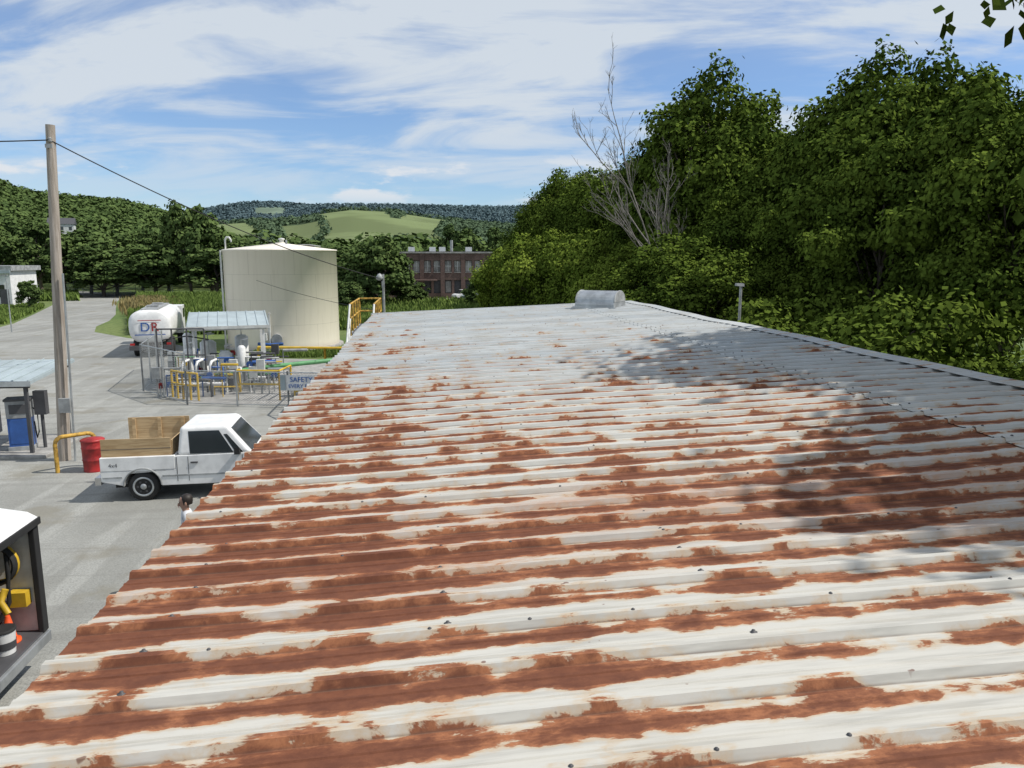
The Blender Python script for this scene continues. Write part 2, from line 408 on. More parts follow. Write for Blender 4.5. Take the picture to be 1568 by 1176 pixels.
# ---------------------------------------------------------------- roofed building
zr=lambda X: 4.0+.04*(X+1.5)
def sag(x,y): return .012*math.sin(y*.9+x*.5)+.008*math.sin(y*2.3+1)+.006*math.sin(x*1.7)
prof=[(0,0),(.045,0),(.05,.005),(.064,.005),(.069,0),(.118,0),(.135,.031),(.170,.031),(.187,0),(.235,0),(.240,.005),(.254,.005),(.259,0)]
def sheetroof(name,x0,x1,nx,slope,zoff,mat,y0=-6*3*P,ny=30,jit=.012,fromx=None):
    ys=[];zs=[];pid=[]
    nper=int(round((21.9-y0)/P))
    for k in range(nper):
        for a,b in prof: ys.append(y0+k*P+a); zs.append(b); pid.append(k//3)
    ys.append(y0+nper*P); zs.append(0); pid.append(pid[-1])
    rj=[random.uniform(-jit,jit) for _ in range(200)]
    V=[];F=[]
    for i in range(nx+1):
        for j,(y,z) in enumerate(zip(ys,zs)):
            x=x0+(x1-x0)*i/nx + (rj[pid[j]] if i==0 else 0)
            V.append((x,y,slope(x)+z+zoff+sag(x,y)+random.uniform(-.0008,.0008)))
    n=len(ys)
    for i in range(nx):
        for j in range(n-1): F.append((i*n+j,(i+1)*n+j,(i+1)*n+j+1,i*n+j+1))
    m=MB(); m.add(V,F,mat); return m
bld=empty('metal_roof_building',(0,0,0))
sheetroof('r',-1.5,4.42,24,zr,0,'roof').build('lower_roof_sheets',parent=bld)
sheetroof('r',4.26,6.1,8,zr,.010,'roof_up',jit=.03).build('upper_roof_sheets',parent=bld)
zr2=lambda X: zr(6.1)-.34*(X-6.1)
sheetroof('r',6.1,8.9,10,zr2,.010,'roof_up').build('back_slope_sheets',parent=bld)
YE=21.9; Y0=-5.4
w=MB()
w.box(-1.38,6.1,Y0,YE-.06,0,3.9,'wall'); w.hexa([(6.1,Y0,0),(8.8,Y0,0),(8.8,YE-.06,0),(6.1,YE-.06,0),(6.1,Y0,3.9),(8.8,Y0,3.3),(8.8,YE-.06,3.3),(6.1,YE-.06,3.9)],'wall')
w.build('walls',parent=bld)
w=MB()
for k in range(90):
    y=Y0+.15+k*.3; w.box(-1.41,-1.381,y,y+.06,.1,3.88,'offwhite')
w.box(-1.46,-1.36,Y0,YE-.02,3.80,3.94,'grey')
w.build('wall_ribs',parent=bld)
w=MB()
for y in (YE+.0,):
    w.hexa([(-1.54,y,3.86),(6.1,y,4.16),(6.1,y+.04,4.16),(-1.54,y+.04,3.86),(-1.54,y,4.045),(6.1,y,4.36),(6.1,y+.04,4.36),(-1.54,y+.04,4.045)],'offwhite')
    w.hexa([(6.101,y,4.0),(8.9,y,3.1),(8.9,y+.04,3.1),(6.101,y+.04,4.0),(6.101,y,4.36),(8.9,y,3.42),(8.9,y+.04,3.42),(6.101,y+.04,4.36)],'offwhite')
V=[];F=[]
for j in range(60):
    y=Y0+j*(YE-Y0)/59
    for x,z in ((5.86,zr(5.86)+.046),(6.1,zr(6.1)+.062),(6.34,zr2(6.34)+.048)): V.append((x+random.uniform(-.004,.004),y,z+sag(x,y)))
for j in range(59):
    for i in range(2): F.append((j*3+i,j*3+i+1,j*3+4+i,j*3+3+i))
w.add(V,F,'roof_up'); w.build('ridge_cap_and_trim',parent=bld)
# screws
sc=MB(); y0=-18*P
for k in range(88):
    yr_=y0+k*P+.152
    if yr_<1.4: continue
    if k%3==0:
        xs=[-1.3+.43*i+random.uniform(-.02,.02) for i in range(13)]
        for x in xs:
            if x<4.2 and random.random()<.75: sc.lathe((x,yr_-.008,zr(x)+.029+sag(x,yr_)),[(.009,0),(.008,.005),(.003,.009)],'darkgrey',7)
    if k>60: continue
    for i in range(5):
        x=-1.15+1.22*i+random.uniform(-.02,.02)
        if random.random()<.7 and x<4.2: sc.lathe((x,yr_+.085,zr(x)+sag(x,yr_)),[(.017,0),(.016,.002),(.008,.004),(.007,.009),(.002,.011)],'darkgrey',8)
for k in range(0,88,1):
    yr_=y0+k*P+.152
    if yr_>2: sc.lathe((4.36,yr_,zr(4.36)+.041+sag(4.36,yr_)),[(.012,0),(.010,.006),(.004,.010)],'darkgrey',6)
sc.build('roof_screws',parent=bld)
# vent
v=MB()
pr=[(.50,0),(.50,.10)]+[(.46*math.cos(t),.17+.31*math.sin(t)) for t in [math.pi*i/14 for i in range(15)]]+[(-.50,.10),(-.50,0)]
v.extr(pr,-.6,.6,'galv')
for yy in (-.61,.57): v.extr([(.475*math.cos(t),.17+.325*math.sin(t)) for t in [math.pi*i/14 for i in range(15)]],yy,yy+.04,'grey')
v.box(-.56,.56,-.66,.66,-.06,.03,'galv')
vo=v.build('roof_ridge_vent',(4.72,20.0,zr(4.8)+.05),rad(56),bevel=.008); vo.scale=(.92,.92,.92)

# ---------------------------------------------------------------- storage tank
t=MB(); r=3.5
t.lathe((0,0,0),[(r,0),(r,6.05),(r+.05,6.07),(r+.05,6.13),(r,6.15),(.3,6.55),(.3,6.6)],'tank',96)
t.lathe((0,0,0),[(r+.25,-.02),(r+.25,.12),(r,.121)],'concrete',64,cap=False)
t.tube([(-3.2,-.8,6.1),(-3.2,-.8,6.75),(-3.1,-.8,6.9),(-2.95,-.8,6.9),(-2.85,-.8,6.75),(-2.85,-.8,6.6)],.06,'offwhite')
t.lathe((.1,0,6.55),[(.14,0),(.14,.2),(.2,.22),(.2,.3),(.05,.34)],'offwhite',16)
t.tube([(.5,-.6,6.4),(.5,-.6,6.75)],.06,'galv'); t.box(1.5,2.2,-.4,.2,6.2,6.42,'darkgrey'); t.tube([(1.2,-.5,6.45),(2.0,-.7,6.45),(2.6,-.5,6.35)],.03,'grey')
th=-1.63
px,py=math.cos(th)*(r+.14),math.sin(th)*(r+.14)
t.tube([(px,py,0),(px,py,2.2),(px*.97,py*.97,2.3)],.07,'offwhite')
t.box(-.75,-.35,-3.95,-3.62,.7,1.15,'offwhite'); t.tube([(-.9,-3.75,.5),(-.1,-3.9,.45),(.6,-3.9,.5)],.09,'blue')
t.lathe((.2,-3.45,.75),[(.32,-.25),(.32,.0)],'grey',20,'y')
t.tube([(-3.45,-1.2,0),(-3.45,-1.2,6.1)],.035,'offwhite')
t.tube([(-3.3,-1.6,0),(-3.3,-1.6,6.1)],.035,'offwhite')
for i in range(20): t.tube([(-3.45,-1.2,.3*i+.2),(-3.3,-1.6,.3*i+.2)],.02,'offwhite',5)
t.build('storage_tank',(-9.15,50.4,0))

# ---------------------------------------------------------------- enclosure
sheet('concrete_pad',[(-9.0,30),(-2.0,29.0),(-2.0,40),(-10,41),(-12,34)],'concrete',.012)
def fence(name,pts,h,step=2.4,post='galv'):
    e=empty(name,(0,0,0)); m=MB(); n=MB()
    for (a,b) in zip(pts[:-1],pts[1:]):
        a=Vector((a[0],a[1],0));b=Vector((b[0],b[1],0)); L=(b-a).length; k=max(1,round(L/step))
        for i in range(k+1):
            p=a.lerp(b,i/k); m.tube([p,p+Vector((0,0,h+.05))],.035,post,7)
        m.tube([a+Vector((0,0,h)),b+Vector((0,0,h))],.022,post,6); m.tube([a+Vector((0,0,.08)),b+Vector((0,0,.08))],.012,post,5)
        n.add([a+Vector((0,0,.04)),b+Vector((0,0,.04)),b+Vector((0,0,h)),a+Vector((0,0,h))],[(0,1,2,3)],'chain')
    m.build('posts_and_rails',parent=e); n.build('mesh',parent=e); return e
fence('chain_link_fence',[(-13.2,39.5),(-12.0,33.2),(-9.2,29.8)],2.0)
fence('chain_link_fence',[(-9.2,29.8),(-5.2,28.8),(-1.9,28.2)],1.35,1.7)
def rail(name,pts,h=1.07,mat='yellow',mids=(.55,),step=1.5,z0=0,r=.03):
    m=MB()
    for a,b in zip(pts[:-1],pts[1:]):
        a=Vector(a if len(a)==3 else (*a,z0));b=Vector(b if len(b)==3 else (*b,z0)); k=max(1,round((b-a).length/step))
        for i in range(k+1):
            p=a.lerp(b,i/k); m.tube([p,p+Vector((0,0,h))],r,mat,7)
        for hh in (h,)+tuple(h*q for q in mids): m.tube([a+Vector((0,0,hh)),b+Vector((0,0,hh))],r,mat,7)
    return m.build(name)
rail('yellow_guard_rail',[(-7.5,30.6),(-5.8,30.3),(-5.6,31.8)],1.2,r=.04)
rail('yellow_guard_rail',[(-10.3,31.6),(-9.7,31.0),(-9.0,30.6)],1.1,step=.5,r=.045)
rail('yellow_guard_rail',[(-5.2,30.2),(-3.4,29.9)],.7,r=.04)
rail('yellow_guard_rail',[(-9.2,42.6),(-5.5,41.9),(-2.5,41.4)],.75,mids=(),step=3.6,r=.07)
m=MB(); m.tube([(-9.6,33.2,.5),(-7.5,33.6,.85),(-4.5,35,.95),(-2.2,36.2,1.0)],.10,'green',10)
for x,y,z in ((-9,33.3,.55),(-6.9,33.8,.85),(-4.5,35,.9)): m.box(x-.06,x+.06,y-.05,y+.05,0,z,'grey')
m.build('green_transfer_pipe')
# banner
e=empty('safety_banner',(-4.72,28.50,1.0),-.15)
m=MB()
V=[];F=[]
for i in range(9):
    for j in (0,1): V.append((-.72+1.44*i/8,-.02+.015*math.sin(i*1.3),-.29+.58*j))
for i in range(8): F.append((2*i,2*i+2,2*i+3,2*i+1))
m.add(V,F,'white'); m.add([(-.72,-.045,-.29),(-.52,-.045,-.29),(-.52,-.045,.29),(-.72,-.045,.29)],[(0,1,2,3)],'lightblue'); m.build('cloth',parent=e)
text('line_top','SAFETY',.26,'bannerblue',e,(.08,-.05,.12),(rad(90),0,0)); text('line_bottom','EVERY DAY',.2,'bannerblue',e,(.1,-.05,-.13),(rad(90),0,0))

def canopy(name,x0,x1,y0,y1,zf,zb,loc,rz,th=.07,posts='white',pr=.05,ribs=8):
    m=MB()
    m.hexa([(x0,y0,zf),(x1,y0,zf),(x1,y1,zb),(x0,y1,zb),(x0,y0,zf+th),(x1,y0,zf+th),(x1,y1,zb+th),(x0,y1,zb+th)],'lightblue')
    for i in range(ribs+1):
        x=x0+.03+(x1-x0-.1)*i/ribs
        m.hexa([(x,y0,zf+th+.001),(x+.04,y0,zf+th+.001),(x+.04,y1,zb+th+.001),(x,y1,zb+th+.001),(x,y0,zf+th+.03),(x+.04,y0,zf+th+.03),(x+.04,y1,zb+th+.03),(x,y1,zb+th+.03)],'lightblue')
    m.box(x0-.02,x1+.02,y0-.03,y0-.002,zf-.05,zf+th+.01,'offwhite')
    q=.25
    for x in (x0+q,x1-q):
        m.box(x-pr,x+pr,y0+q-pr,y0+q+pr,0,zf+.0,posts); m.box(x-pr,x+pr,y1-q-pr,y1-q+pr,0,zb-.02,posts)
    m.box(x0+.1,x1-.1,y0+.15,y0+.2,zf-.12,zf-.003,posts)
    m.box(x0+.1,x1-.1,y1-.2,y1-.15,zb-.14,zb-.03,posts)
    return m.build(name,loc,rz)
canopy('equipment_canopy',-1.7,1.7,-1.6,1.6,2.62,3.05,(-8.9,35.4,0),rad(14))
e=MB()
cols=['white','white','offwhite','galv','blue','green','yellow','darkgrey','darkgrey','grey']
e.box(-10.9,-7.2,33.6,36.8,.02,.22,'grey')
for x,y,r_,h in ((-10.3,34.0,.22,1.5),(-9.6,34.1,.16,1.9),(-8.9,34.6,.28,1.3),(-8.1,34.2,.18,1.6),(-9.9,35.6,.35,1.7),(-8.5,36,.3,1.9),(-10.6,35,.2,2.1)):
    e.lathe((x,y,.22),[(r_*.5,0),(r_,.08),(r_,h-.12),(r_*.6,h-.02),(.05,h)],random.choice(cols[:4]),16)
    e.tube([(x,y,.2+h),(x,y,.45+h),(x+.3,y,.5+h)],.03,random.choice(cols[:4]),6)
for i in range(120):
    x=random.uniform(-10.9,-6.3); y=random.uniform(31.4,36.3); z=random.uniform(.3,1.5)
    k=random.random()
    mt=random.choice(cols)
    if k<.45: e.tube([(x,y,0),(x,y,z),(x+random.choice((-.5,.5,.8)),y,z)],random.uniform(.025,.06),mt,7)
    elif k<.72: e.tube([(x,y,z),(x+random.uniform(.4,1.3),y+random.uniform(-.2,.2),z)],random.uniform(.03,.07),mt,7); e.tube([(x,y,0),(x,y,z)],.025,mt,6)
    elif k<.88: e.lathe((x,y,z),[(.13,0),(.13,.03)],random.choice(['red','blue','yellow']),14,'y'); e.tube([(x,y,0),(x,y,z)],.03,'galv',6)
    else: e.box(x-.16,x+.16,y-.1,y+.1,z-.2,z+.25,random.choice(['offwhite','grey','darkgrey'])); e.box(x-.03,x+.03,y-.03,y+.03,0,z-.2,'grey')
for x in (-5.0,-4.2): e.lathe((x,31.2,.35),[(.05,-.6),(.28,-.5),(.28,.5),(.05,.6)],'white',16,'x'); e.box(x-.2,x+.2,31.05,31.35,.0,.12,'grey')
e.tube([(-11.0,33,1.5),(-11,33,2.2),(-10.2,33.6,2.3),(-9.4,34,2.1)],.03,'black',6)
for x in (-11.1,-10.5,-9.9,-9.2): e.tube([(x,32.6,0),(x,32.6,2.7)],.035,'darkgrey',6)
e.tube([(-11.1,32.6,2.7),(-9.2,32.6,2.7)],.035,'darkgrey',6); e.tube([(-11.1,32.6,1.6),(-9.2,32.6,1.6)],.03,'darkgrey',6)
e.build('process_pipe_skid')
m=MB()
for i in range(3):
    x=-9.9+i*.55; m.tube([(x,31.7,.05),(x,31.7,1.25),(x+.02,31.9,1.4),(x+.02,32.6,1.4)],.055,'white',8); m.lathe((x,31.6,.9),[(.12,-.02),(.12,.02)],'blue',14,'y')
m.tube([(-10.2,31.7,.5),(-8.3,31.7,.5)],.075,'white',8); m.build('valve_manifold')
# tanker
e=empty('tanker_truck',(-15.6,44.9,0),rad(12))
m=MB()
prof2=[(0,-.15),(.6,-.13),(.85,-.08),(.97,0.),(1,.1),(1,6.6),(.97,6.7),(.6,6.8),(0.02,6.82)]
vs=[];fs=[];n=32
for rr_,yy in prof2:
    for k in range(n):
        tt=2*math.pi*k/n; c_,s_=math.cos(tt),math.sin(tt)
        sx=math.copysign(abs(c_)**.7,c_)*1.12; sz=math.copysign(abs(s_)**.7,s_)*.95
        vs.append((sx*rr_,yy,1.75+sz*rr_))
for i in range(len(prof2)-1):
    for k in range(n): fs.append((i*n+k,i*n+(k+1)%n,(i+1)*n+(k+1)%n,(i+1)*n+k))
m.add(vs,fs,'white',True)
m.box(-.45,.45,.3,6.3,2.66,2.76,'grey'); m.box(-.3,.3,1.5,2.1,2.76,2.88,'grey'); m.box(-.3,.3,4,4.6,2.76,2.88,'grey')
m.build('tank',parent=e)
m=MB(); m.box(-.45,.45,-.1,8.6,.6,.84,'darkgrey'); m.box(-1.1,1.1,-.35,-.2,.45,.7,'darkgrey')
for yy in (1.0,2.2,7.8):
    for sx in (-1,1): m.lathe((sx*.85,yy,.5),[(.2,-.16),(.48,-.16),(.5,-.1),(.5,.1),(.48,.16),(.2,.16)],'black',20,'x')
for sx in (-1,1): m.box(sx*.95-.12,sx*.95+.12,-.22,-.18,.72,.84,'tail')
m.build('chassis',parent=e)
m=MB(); m.box(-1.1,1.1,7.2,8.9,.7,2.5,'white'); m.box(-1.0,1.0,8.9,9.8,.7,1.6,'white'); m.box(-.95,.95,8.903,8.93,1.7,2.35,'glass'); m.box(-1.12,-1.1,7.6,8.6,1.7,2.3,'glass'); m.box(1.1,1.12,7.6,8.6,1.7,2.3,'glass')
m.build('cab',parent=e,bevel=.06)
text('letter_d','D',.72,'blue',e,(-.24,-.17,1.72),(rad(90),0,0),.01); text('letter_r','R',.72,'red',e,(.26,-.17,1.72),(rad(90),0,0),.01)
m=MB(); m.box(-.8,.8,-.175,-.168,1.28,1.33,'blue'); m.box(-.6,.6,-.175,-.168,2.10,2.14,'red'); m.build('stripes',parent=e)

# ---------------------------------------------------------------- stair + platform beyond roof
m=MB(); m.box(-2.65,-1.75,27,31,2.9,2.98,'grey')
for x in (-2.6,-1.8):
    for y in (27.05,30.95): m.box(x-.04,x+.04,y-.04,y+.04,0,2.9,'rusty_yellow')
for i in range(13): m.box(-2.6,-1.8,26.74-.26*i,27-.26*i,2.72-.21*i,2.76-.21*i,'offwhite')
for x in (-2.62,-1.78):
    for z in (3.5,4.0): m.tube([(x,27,z),(x,31,z)],.035,'rusty_yellow',6)
    for y in (27,28,29,30,31): m.tube([(x,y,2.9),(x,y,4.03)],.035,'rusty_yellow',6)
    m.tube([(x,27,4.0),(x,23.6,1.2)],.035,'offwhite',6); m.tube([(x,27,3.5),(x,23.6,.7)],.03,'offwhite',6); m.tube([(x,27,2.85),(x,23.6,.08)],.06,'offwhite',6)
    for i in range(4): m.tube([(x,26.6-.85*i,2.5-.7*i),(x,26.6-.85*i,3.66-.7*i)],.025,'offwhite',6)
for z in (3.5,4.0): m.tube([(-2.62,31,z),(-1.78,31,z)],.035,'rusty_yellow',6)
m.build('yellow_access_stairs')
def lamp(name,x,y,h,head=.3):
    m=MB(); m.tube([(0,0,0),(0,0,h)],[.07,.045],'grey',10); m.tube([(0,0,h-.1),(-.15,-.1,h+.02)],.03,'grey',6)
    m.lathe((-.15,-.1,h-.22),[(.04,.24),(.08,.2),(.14,.10),(.14,.04),(.11,.0),(.04,-.04)],'grey',14); m.box(-.06,.06,-.2,-.08,h-.55,h-.3,'grey')
    return m.build(name,(x,y,0))
lamp('yard_lamp',-1.70,32,4.95); 
m=MB(); m.tube([(0,0,0),(0,0,4.7)],.045,'grey',8); m.hexa([(-.16,-.08,4.62),(.08,-.08,4.6),(.08,.08,4.6),(-.16,.08,4.62),(-.16,-.06,4.70),(.08,-.06,4.69),(.08,.06,4.69),(-.16,.06,4.70)],'grey')
m.build('street_lamp',(9.62,22.2,.15))

# ---------------------------------------------------------------- utility pole & wires
m=MB(); m.tube([(0,0,-.2),(.25,0,4.5),(.48,0,9.05)],[.165,.14,.115],'pole',14)
m.tube([(.36,-.16,0),(.45,-.15,3.0),(.5,-.15,5.2)],.03,'galv',6)
m.lathe((.50,-.14,8.6),[(.03,0),(.06,.03),(.03,.06),(.06,.09),(.03,.12)],'grey',10); m.box(.38,.55,-.18,-.13,8.45,8.55,'grey')
m.box(.1,.4,-.25,-.15,1.4,1.8,'grey')
m.build('utility_pole',(-10.15,21.8,0))
def wire(m,a,b,sagv,r=.012):
    a=Vector(a);b=Vector(b); pts=[]
    for i in range(25):
        t_=i/24; p=a.lerp(b,t_); p.z-=4*sagv*t_*(1-t_); pts.append(p)
    m.tube(pts,r,'black',5,False)
m=MB(); wire(m,(-9.66,21.66,8.65),(-1.75,32,4.75),.35,.017); wire(m,(-9.66,21.66,8.65),(-26,17,9.0),.5,.017)
wire(m,(-10,46.9,4.3),(-1.75,32,3.4),.15,.012); m.build('power_lines')

# ---------------------------------------------------------------- left fuel island
canopy('fuel_island_canopy',-5.2,0,-1.3,1.5,2.12,2.38,(-11.0,23.4,0),rad(0),.09,'darkgrey',.045,12)
def bollard(x,y,w,h,rz):
    m=MB(); c=.18
    pts=[(-w/2,0,0),(-w/2,0,h-c)]+[(-w/2+c-c*math.cos(a),0,h-c+c*math.sin(a)) for a in (.4,.8,1.2,1.57)]+[(w/2-c+c*math.sin(a),0,h-c+c*math.cos(a)) for a in (0,.4,.8,1.2)]+[(w/2,0,h-c),(w/2,0,0)]
    m.tube(pts,.055,'rusty_yellow',10); return m.build('yellow_hoop_barrier',(x,y,0),rz)
bollard(-9.35,20.75,.95,.95,rad(38))
m=MB(); m.lathe((0,0,0),[(.26,0),(.27,.03),(.26,.06),(.27,.3),(.285,.32),(.27,.34),(.275,.62),(.29,.64),(.275,.66),(.28,.82)],'red',28); m.lathe((0,0,.82),[(.29,0),(.3,.03),(.26,.06),(.04,.10)],'red',28); m.build('red_drum',(-8.85,20.6,0))
m=MB()
m.box(-.33,.33,-.25,.25,0,.12,'grey'); m.box(-.3,.3,-.22,.22,.12,.95,'blue'); m.box(-.31,.31,-.23,.23,.952,1.45,'grey'); m.box(-.22,.22,-.245,-.232,1.08,1.35,'darkgrey'); m.box(-.25,.25,-.232,-.222,.2,.9,'blue')
m.tube([(.33,0,1.2),(.45,-.1,1.1),(.45,-.1,.5),(.38,-.05,.3),(.34,-.02,.8)],.02,'black',6); m.box(-.34,.34,-.26,.26,1.452,1.52,'darkgrey')
m.build('fuel_dispenser',(-11.75,22.9,.1),rad(15),bevel=.01)
m=MB(); m.box(-.25,.25,-.15,.15,.5,1.6,'grey'); m.box(-.2,.2,-.165,-.152,.9,1.5,'offwhite'); m.box(-.05,.05,-.05,.05,0,.5,'grey'); m.tube([(.1,0,1.6),(.1,0,2.1)],.03,'galv'); m.build('electrical_cabinet',(-12.6,22.9,.1),rad(10))
m=MB(); m.tube([(0,0,0),(0,0,1.0)],.06,'grey'); m.box(-.12,.12,-.07,.07,.8,1.15,'grey'); m.build('electrical_post',(-12.25,23.6,.1))
m=MB(); m.tube([(0,0,0),(0,0,1.3)],.05,'darkgrey'); m.box(-.16,.16,-.1,.1,1.0,1.7,'darkgrey'); m.build('electrical_post',(-11.2,23.0,.1))
m=MB(); m.box(-16.5,-10.75,22.0,24.8,0,.10,'concrete'); m.build('fuel_island_kerb',bevel=.02)
m=MB(); m.tube([(0,0,0),(0,0,4.3)],[.05,.035],'galv',8); m.box(-.3,.1,-.08,.08,4.3,4.38,'grey'); m.build('street_lamp',(-31.5,61.5,0))

# ---------------------------------------------------------------- pickup
e=empty('pickup_truck',(-7.62,18.55,0),rad(3))
def arc(cx,cz,r,a0,a1,n=12): return [(cx+r*math.cos(a0+(a1-a0)*i/n),cz+r*math.sin(a0+(a1-a0)*i/n)) for i in range(n+1)]
RW,FW=.98,3.72
b=[(.08,.50)]+arc(RW,.38,.40,math.pi,0)+[(RW+.42,.36),(FW-.42,.36)]+arc(FW,.38,.40,math.pi,0)+[(4.50,.40),(4.60,.52),(4.60,.84),(4.52,.95),(3.50,1.07),(1.78,1.06),(1.72,1.05),(1.72,.74),(.08,.74)]
m=MB(); m.extr(b,-.86,.86,'white'); m.build('body',parent=e,bevel=.04,seg=3)
m=MB()
for s_ in (-1,1):
    m.extr([(.08,.743),(1.715,.743),(1.715,1.07),(.08,1.07)],*( (-.865,-.78) if s_<0 else (.78,.865)),'white')
m.box(1.66,1.715,-.779,.779,.745,1.07,'white'); m.box(.08,.13,-.779,.779,.50,1.07,'white')
m.build('bed_walls',parent=e,bevel=.015)
m=MB()
bt=[(1.77,-.85,1.05),(3.46,-.85,1.05),(3.46,.85,1.05),(1.77,.85,1.05)]; tp=[(1.84,-.745,1.72),(2.90,-.745,1.72),(2.90,.745,1.72),(1.84,.745,1.72)]
m.hexa(bt+tp,'white'); m.build('cab',parent=e,bevel=.085,seg=5)
m=MB()
def face_patch(q,u0,u1,v0,v1,off,mat,du=0):
    q=[Vector(p) for p in q]; nrm=(q[1]-q[0]).cross(q[3]-q[0]).normalized()*off
    f=lambda u,v_: q[0].lerp(q[1],u).lerp(q[3].lerp(q[2],u),v_)+nrm
    m.add([f(u0,v0),f(u1,v0),f(u1-du,v1),f(u0+du*.3,v1)],[(0,1,2,3)],mat)
side=[bt[0],bt[1],tp[1],tp[0]]
face_patch(side,.17,.76,.06,.84,.005,'glass',.0); face_patch(side,.785,.89,.06,.70,.005,'glass',.03)
side2=[bt[2],bt[3],tp[3],tp[2]]; face_patch(side2,.22,.83,.06,.84,.005,'glass')
face_patch([bt[1],bt[2],tp[2],tp[1]],.07,.93,.06,.88,.005,'glass',.02); face_patch([bt[3],bt[0],tp[0],tp[3]],.10,.90,.12,.85,.005,'glass')
m.build('windows',parent=e)
m=MB()
for s_ in (-1,1):
    y=s_*.862
    for x in (2.00,3.22): m.box(x,x+.012,min(y,y+s_*.002),max(y,y+s_*.002),.45,1.03,'darkgrey')
    m.box(1.745,1.76,min(y,y+s_*.002),max(y,y+s_*.002),.45,1.03,'darkgrey')
    m.box(2.06,2.22,min(y,y+s_*.02),max(y,y+s_*.02),.87,.905,'darkgrey')
    for (a,bb) in ((.12,.54),(1.42,3.28),(4.16,4.52)): m.box(a,bb,min(y,y+s_*.010),max(y,y+s_*.010),.575,.61,'grey')
    m.hexa([(3.08,s_*.86,1.06),(3.20,s_*.86,1.06),(3.20,s_*1.06,1.08),(3.08,s_*1.06,1.08),(3.10,s_*.86,1.14),(3.18,s_*.86,1.14),(3.20,s_*1.06,1.24),(3.08,s_*1.06,1.24)],'black')
    m.box(.065,.09,s_*.72-.09,s_*.72+.09,.62,.98,'tail')
    m.box(4.59,4.615,s_*.62-.16,s_*.62+.16,.66,.82,'chrome')
m.box(-.06,.07,-.84,.84,.42,.60,'chrome'); m.box(4.62,4.75,-.86,.86,.40,.60,'chrome'); m.box(4.60,4.61,-.42,.42,.62,.84,'darkgrey')
m.box(.3,4.4,-.6,.6,.28,.42,'black')
for x in (RW,FW):
    for s_ in (-1,1):
        pts=[(x+.415*math.cos(a),s_*.868,.38+.415*math.sin(a)) for a in [math.pi*i/12 for i in range(13)]]
        m.tube(pts,.018,'grey',6)
m.build('trim',parent=e,bevel=.006)
text('decal','4x4',.13,'darkgrey',e,(.36,-.868,.88),(rad(90),0,0),.001)
m=MB()
for x in (RW,FW):
    for s_ in (-1,1):
        y=s_*.74
        m.lathe((x,y,.345),[(.10,-.1),(.30,-.11),(.335,-.09),(.345,-.05),(.345,.05),(.335,.09),(.30,.11),(.21,.10)],'black',28,'y')
        m.lathe((x,y+s_*.085,.345),[(.235,-.02*s_),(.235,.030*s_),(.20,.036*s_),(.18,.0),(.07,.015*s_),(.06,.04*s_),(.02,.045*s_)],'galv',28,'y')
        for k in range(6):
            a=k*math.pi/3; yy=y+s_*.095; m.box(x+.125*math.cos(a)-.022,x+.125*math.cos(a)+.022,yy-.012,yy+.012,.345+.125*math.sin(a)-.022,.345+.125*math.sin(a)+.022,'darkgrey')
m.build('wheels',parent=e)
m=MB()
m.box(.10,1.62,-.772,-.745,1.00,1.48,'ply'); m.box(.25,1.69,.745,.772,.95,1.68,'ply')
m.box(1.62,1.65,-.74,.74,1.0,1.42,'ply')
for x in (.35,.95,1.5): m.box(x,x+.08,-.744,-.70,.8,1.47,'ply'); m.box(x,x+.08,.70,.744,.8,1.66,'ply')
m.box(.10,1.62,-.775,-.773,1.235,1.245,'darkgrey')
m.build('plywood_sides',parent=e)

# ---------------------------------------------------------------- service trailer
e=empty('open_side_service_trailer',(-5.25,10.3,0),rad(1))
m=MB()
m.box(-2.2,0,-4.6,0,.50,.58,'darkgrey'); m.box(-.02,.05,-4.6,.02,.42,.56,'galv')
m.box(-2.2,-.0,-.04,0,.581,2.12,'offwhite'); m.box(-2.24,-2.2,-4.6,0,.5,2.12,'offwhite'); m.box(-2.2,0,-4.64,-4.60,.5,2.12,'offwhite')
m.box(-.06,.02,-.10,.035,.57,2.14,'black')
m.box(-.06,.02,-4.66,-4.56,.57,2.14,'black')
pr=[(.03,2.10),(.03,2.17),(-.10,2.25),(-.5,2.33),(-1.1,2.36),(-1.7,2.33),(-2.1,2.25),(-2.25,2.17),(-2.25,2.10)]
m.extr(pr,-4.68,.04,'white')
m.box(.031,.06,-4.68,.04,2.08,2.18,'black')
m.build('box_body',parent=e,bevel=.012)
m=MB()
for y in (-1.6,-2.6):
    for x in (-2.05,-.2): m.lathe((x,y,.33),[(.1,-.1),(.31,-.1),(.33,-.05),(.33,.05),(.31,.1),(.1,.1)],'black',20,'x')
m.build('wheels',parent=e)
m=MB()
m.box(-2.1,-.35,-.5,-.06,1.15,1.19,'ply'); m.box(-2.15,-1.6,-4.5,-.6,1.3,1.34,'ply')
for i in range(3): 
    m.lathe((-.45,-.16-.05*i,1.62),[(.26,-.02),(.29,0),(.26,.02),(.23,0),(.26,-.02)],['yellow','black','black'][i],24,'y',False)
m.tube([(-.3,-.2,1.9),(-.25,-.3,1.5),(-.3,-.25,1.1),(-.45,-.3,.8)],.03,'black')
m.tube([(-.25,-.4,1.35),(-.3,-.45,1.2),(-.2,-.5,1.05)],.045,'yellow')
m.box(-.34,-.12,-.2,-.06,1.0,1.2,'yellow')
m.build('hoses_and_shelves',parent=e)
m=MB()
for x,y,mt in ((-.22,-.62,'white'),(-.28,-.98,'white'),(-.62,-.8,'blue'),(-.25,-1.9,'white')):
    m.lathe((x,y,.585),[(.12,0),(.14,.3)],mt,20); m.lathe((x,y,.885),[(.148,0),(.148,.03),(.13,.035)],'black' ,20); m.lathe((x,y,.66),[(.1322,0),(.1385,.1)],'darkgrey',20,cap=False)
m.build('buckets',parent=e)
